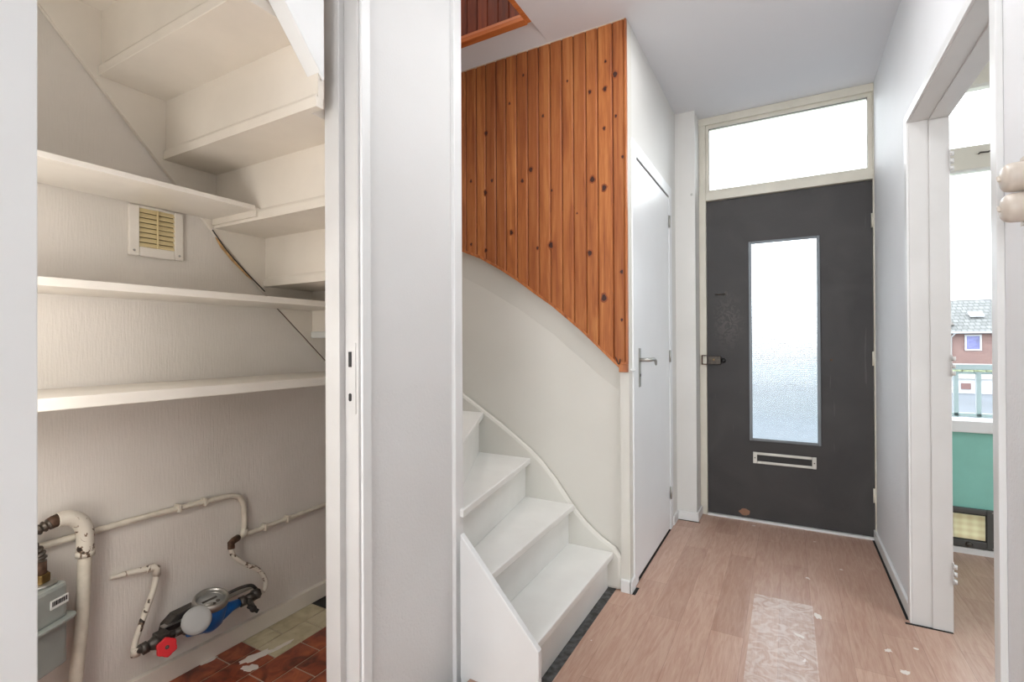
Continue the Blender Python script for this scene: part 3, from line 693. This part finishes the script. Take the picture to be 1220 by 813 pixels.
wm = thing('water_meter', 'blue water meter with open grey lid on a bracket, low on the closet wall', 'water meter', (-1.74,.98,.19))
T = Matrix.Translation
tilt = frame_mat((-1.733,.970,.196), (.22,-.03,1), (1,0,0)) @ Matrix.Scale(1.1, 4)
Y1 = .184
MB().lathe([(.006,-.052),(.024,-.048),(.040,-.028),(.045,.0),(.046,.022),(.044,.036)], tilt, 32).build('meter_body', 'blue', wm)
MB().tube([(-1.73,.895,Y1-.012),(-1.73,.925,Y1-.012),(-1.73,.965,Y1-.008)], [.016,.024,.036], 16).build('meter_port', 'blue', wm)
MB().tube([(-1.735,1.00,Y1),(-1.735,1.045,Y1),(-1.735,1.075,Y1)], [.034,.018,.014], 16).build('meter_port', 'blue', wm)
rg = MB().lathe([(.041,.034),(.049,.036),(.050,.052),(.046,.058),(.041,.058),(.039,.050),(.038,.040)], tilt, 36).build('dial_ring', 'steel', wm)
dl = MB().lathe([(.0,.040),(.039,.040),(.039,.044),(.0,.0445)], tilt, 32).build('dial', 'grey_plastic', wm)
m = MB(); m.box(-.010,-.002,-.022,.022,.0445,.0455,tilt)
for q in ((.012,-.015),(.018,0),(.012,.015)): m.lathe([(0,.0445),(.006,.0445),(.006,.0452)], tilt @ T((q[0],q[1],0)), 10)
m.build('dial_marks', 'gun', dl)
lid = frame_mat((-1.686,.903,.219), (.80,-.42,.46), (0,.6,.8))
MB().lathe([(.0,0),(.041,0),(.043,.003),(.041,.007),(.030,.009),(.0,.0095)], lid, 36).build('lid', 'grey_plastic', wm)
MB().tube([(-1.696,.93,.25),(-1.684,.955,.25)], .0055, 10).tube([(-1.692,.925,.246),(-1.70,.938,.25)], .004, 8).build('lid_hinge', 'steel', wm)
MB().prism([(.855,.20),(.845,.165),(.86,.150),(.875,.150),(.885,.165),(.93,.185),(.96,.215),(.95,.225),(.885,.222)], 'x', -1.812, -1.772).build('bracket', 'gun', wm, .003)
MB().box(-1.79,-1.765,.845,1.16,.198,.202).build('bracket_rail', 'steel', wm)
MB().tube([(-1.735,.86,Y1),(-1.735,.905,Y1)], .012, 14).tube([(-1.735,.885,Y1),(-1.735,.915,Y1)], .019, 6).build('coupling_nut', 'gun', wm)
sv = MB().tube([(-1.735,.785,Y1),(-1.735,.80,Y1),(-1.735,.83,Y1),(-1.735,.86,Y1)], [.013,.020,.021,.012], 14).box(-1.755,-1.715,.805,.840,.160,.208).build('stop_valve', 'gun', wm, .003)
vw = frame_mat((-1.690,.815,.178), (.85,-.2,.35), (0,0,1))
MB().tube([(-1.735,.818,.184),(-1.690,.815,.178)], .009, 12).build('valve_stem', 'gun', sv)
P = []
for i in range(24):
    a = i*math.pi/12; P.append((.027*(1+.075*math.cos(6*a))*math.cos(a), .027*(1+.075*math.cos(6*a))*math.sin(a)))
MB().prism(P, 'z', -.004, .012, vw).build('valve_wheel', 'red', sv, .003)
MB().lathe([(0,.012),(.006,.012),(.004,.015)], vw, 10).build('wheel_screw', 'gun', sv)
MB().tube([(-1.753,.764,.178),(-1.74,.775,.182),(-1.735,.79,Y1)], .0125, 12).tube([(-1.737,.768,.181),(-1.735,.785,Y1)], .0175, 6).build('compression_nut', 'gun', wm)
MB().tube([(-1.735,1.075,Y1),(-1.735,1.14,Y1)], .012, 14).tube([(-1.735,1.078,Y1),(-1.735,1.098,Y1)], .018, 6).tube([(-1.74,1.13,Y1),(-1.74,1.155,Y1)], .019, 6).build('outlet_coupling', 'gun', wm)
sv = MB().tube([(-1.735,1.105,Y1-.004),(-1.735,1.128,Y1)], .018, 12).tube([(-1.735,1.11,Y1),(-1.700,1.10,Y1-.01),(-1.685,1.095,Y1-.014)], [.011,.010,.010], 12).build('drain_valve', 'gun', wm)
MB().box(-.022,.022,-.007,.007,-.004,.006, frame_mat((-1.682,1.094,Y1-.016),(1,-.2,.2),(0,.7,-.7))).lathe([(0,-.004),(.011,-.004),(.012,.008),(0,.009)], frame_mat((-1.682,1.094,Y1-.016),(1,-.2,.2)), 12).build('drain_handle', 'black', sv, .002)
MB().tube([(-1.775,1.05,.215),(-1.755,1.09,.226),(-1.75,1.13,.220),(-1.755,1.155,.195)], .006, 8, 5).build('clamp', 'gun', wm)

# spilled paint on the tiles
def blob(cx, cy, rx, ry, ang, seed, n=18):
    rd = random.Random(seed); P = []
    for i in range(n):
        a = 2*math.pi*i/n; k = .7+.5*rd.random(); x = rx*k*math.cos(a); y = ry*k*math.sin(a)
        P.append((cx+x*math.cos(ang)-y*math.sin(ang), cy+x*math.sin(ang)+y*math.cos(ang)))
    return P
for q, lb_ in (((-1.665,1.10,.020,.06,-.25,3),'broad white dried paint splash across the red closet tiles'),((-1.64,1.18,.010,.05,-.15,4),'narrow white paint streak running onto the sand tiles'),((-1.625,1.045,.028,.018,.4,5),'round white paint splat on a red tile, nearest the hall'),((-1.79,1.00,.008,.03,-.1,6),'small cream paint drip beside the closet skirting')):
    tag(MB().prism(blob(*q), 'z', 0, .0018).build('paint_splash', 'spill'), lb_, 'paint spill', 'paint spills in the closet')
for q, lb_ in (((.34,2.10,.016,.013,.4,8),'white plaster fleck on the laminate nearest the side doorway sill'),((.31,2.22,.016,.008,.9,9),'narrow slanting plaster fleck left of the doorway jamb'),((.10,2.36,.014,.022,.3,10),'long white plaster smear at the far end of the scuffed board'),((.03,2.17,.02,.009,-.5,11),'white plaster smear lying on the scuffed board'),((.40,2.28,.008,.007,0,12),'tiny plaster crumb close to the right doorway jamb'),((.26,1.98,.007,.01,.5,13),'small plaster crumb nearest the camera on the laminate')):
    tag(MB().prism(blob(*q), 'z', 0, .0008).build('plaster_fleck', 'spill'), lb_, 'plaster', 'plaster flecks on the hall floor')

# ================================================================ SWITCHES
def switch(z, label):
    s = thing('rotary_switch', label, 'light switch', (XR,1.375,z), 'old surface-mounted switches')
    MB().lathe([(0,0),(.034,0),(.034,.006),(.030,.008)], frame_mat((XR,1.375,z),(-1,0,0)), 32).build('mounting_plate', 'bakelite', s)
    MB().lathe([(.0,.004),(.0295,.006),(.0300,.016),(.0295,.030),(.0275,.038),(.022,.043),(.012,.046),(0,.0465)], frame_mat((XR,1.375,z),(-1,0,0)), 32).build('cap', 'bakelite', s)
    MB().box(-.007,.007,-.003,.003,.044,.052, frame_mat((XR,1.375,z),(-1,0,0),(0,.5,1))).build('toggle', 'bakelite', s, .003)
    MB().lathe([(0,.040),(.003,.0405),(.002,.0435)], frame_mat((XR,1.388,z),(-1,0,0)), 8).build('screw', 'ink', s)
switch(1.450, 'upper round cream rotary switch on the right hall wall')
switch(1.388, 'lower round cream rotary switch on the right hall wall')
B(XR-.006, XR, 1.335, 1.41, 1.355, 1.495).build('base', 'bakelite')
o = bpy.data.objects['base']; o.name = 'switch_backing'; tag(o, 'cream backing plate behind the two round switches', 'switch plate')
MB().lathe([(0,0),(.008,0),(.006,.004)], frame_mat((-.52,3.25,2.045),(0,-1,0)), 14).build('screw_cap', 'alu')
tag(bpy.data.objects['screw_cap'], 'small grey screw cap high on the pier beside the front door', 'cap')

# ================================================================ CAT FLAP
cf2 = thing('cat_flap', 'dark grey framed cat flap with plaid-tinted pane, set low in the teal panel', 'cat flap', (.82,YF,.036))
m = MB()
for x0, x1, z0, z1 in ((.728,.752,.036,.241),(.892,.925,.036,.241),(.752,.892,.214,.241),(.752,.892,.036,.074)): m.box(x0, x1, YF-.022, YF-.001, z0, z1)
m.build('flap_frame', 'flap_frame', cf2, .004)
B(.757, .887, YF-.017, YF-.011, .080, .209).build('flap_pane', 'flap', cf2, .001)
m = MB()
for x0, x1, z0, z1 in ((.752,.757,.074,.214),(.887,.892,.074,.214),(.757,.887,.209,.214),(.757,.887,.074,.080)): m.box(x0, x1, YF-.018, YF-.008, z0, z1)
m.build('flap_seal', 'black', cf2)
MB().lathe([(0,0),(.014,0),(.013,.008),(.005,.012)], frame_mat((.822,YF-.022,.055),(0,-1,0)), 16).build('lock_knob', 'gun', cf2)
for x, z in ((.738,.23),(.915,.23),(.738,.046),(.915,.046)): MB().lathe([(0,0),(.004,0),(.003,.002)], frame_mat((x,YF-.022,z),(0,-1,0)), 8).build('screw', 'steel', cf2)

# ================================================================ OUTSIDE
struct(B(-6, 8, 3.5, 4.8, -.25, -.03).build('floor_gallery', 'concrete'))
rl = thing('railing', 'blue-grey metal railing of the access gallery outside the side room window', 'railing', (1.5,4.6,-.03))
B(-4, 6, 4.57, 4.63, .915, .955).build('top_rail', 'rail', rl, .006)
B(-4, 6, 4.585, 4.615, .585, .61).build('lower_rail', 'rail', rl, .002)
B(-4, 6, 4.585, 4.615, .53, .56).build('bottom_rail', 'rail', rl, .002)
B(-4, 6, 4.59, 4.61, .885, .90).build('upper_rail', 'rail', rl, .002)
bal = None; x = -3.921
while x < 5.9:
    if bal is None: bal = B(-.0125, .0125, 4.585, 4.615, .545, .90).build('baluster', 'rail', rl); bal.location.x = x
    else: c2 = bal.copy(); COL.objects.link(c2); c2.location.x = x
    x += .121
for x in (-3.9,-1.5,.3,2.7,5.0): B(x-.02, x+.02, 4.58, 4.62, -.04, .915).build('post', 'rail', rl)
GZ = -2.1
tag(B(-60, 80, 4.9, 120, GZ-.3, GZ).build('street', 'asphalt'), 'grey asphalt street and parking ground below the gallery', 'street')
hs = thing('terraced_house', 'brick terraced house with grey tiled roof across the street', 'house', (10,44,GZ))
B(-30, 34, 44, 52, GZ+.001, 1.70).build('brick_wall', 'brick', hs)
MB().prism([(43.6,1.66),(43.6,1.80),(48.0,4.15),(52.4,1.80),(52.4,1.66)], 'x', -30.3, 34.3).build('roof', 'rooftile', hs)
B(-30.3, 34.3, 43.45, 43.62, 1.62, 1.76).build('gutter', 'rail', hs, .02)
MB().tube([(9.85,43.55,1.65),(9.72,43.9,1.35),(9.70,43.93,GZ)], .05, 8).build('downpipe', 'white_ext', hs)
for x0 in (-14,-8.6,-3.2,2.2,5.5,10.43,13.6,18.6):
    f = MB()
    for q in ((0,.1,0,1.08),(.76,.86,0,1.08),(.1,.76,0,.1),(.1,.76,.98,1.08)): f.box(x0+q[0], x0+q[1], 43.93, 44.02, .47+q[2], .47+q[3])
    f = f.build('window_frame', 'white_ext', hs); B(x0+.1, x0+.76, 43.97, 43.99, .57, 1.45).build('pane', 'ext_glass', f)
f = MB().prism([(45.1,2.77),(45.7,3.09),(45.68,3.16),(45.08,2.84)], 'x', 11.0, 11.75).build('roof_window', 'white_ext', hs)
f = MB().prism([(44.0,2.15),(45.0,2.69),(44.98,2.76),(43.98,2.22)], 'x', 9.2, 9.9).build('solar_panel', 'gun', hs)
for i in range(12):
    x0 = -9.4+i*2.9
    gr = thing('garage', 'low white garage in front of the brick house' if i != 6 else 'low garage with a brown door in front of the brick house', 'garage', (x0+1.4,41,GZ), 'row of garages')
    B(x0, x0+2.9, 40, 42.6, GZ, -1.2).build('walls', 'white_ext', gr)
    B(x0, x0+2.9, 39.9, 42.7, -1.2, -1.0).build('roof_edge', 'concrete', gr)
    (B(9.3, 9.75, 39.95, 40.0, -1.84, -1.47).build('garage_door', 'brown', gr) if i == 6 else B(x0+.3, x0+2.6, 39.95, 40.0, GZ+.02, -1.42).build('garage_door', 'white_ext', gr))
    gr['label'] = 'low garage with a brown door in front of the brick house' if i == 6 else 'low white garage across the street, '+('%s left of the brown door' if i < 6 else '%s right of the brown door') % ('first','second','third','fourth','fifth','sixth')[abs(i-6)-1]
hd = MB()
for i in range(60):
    x = -10+i*.6; hd.lathe([(.05,0),(.35,.1),(.4,.5),(.3,.85),(.05,1.0)], T((x,43.2+random.random()*.1,-1.75+random.random()*.2)), 8)
tag(hd.build('hedge', 'hedge'), 'green hedge between the garages and the brick house', 'hedge')
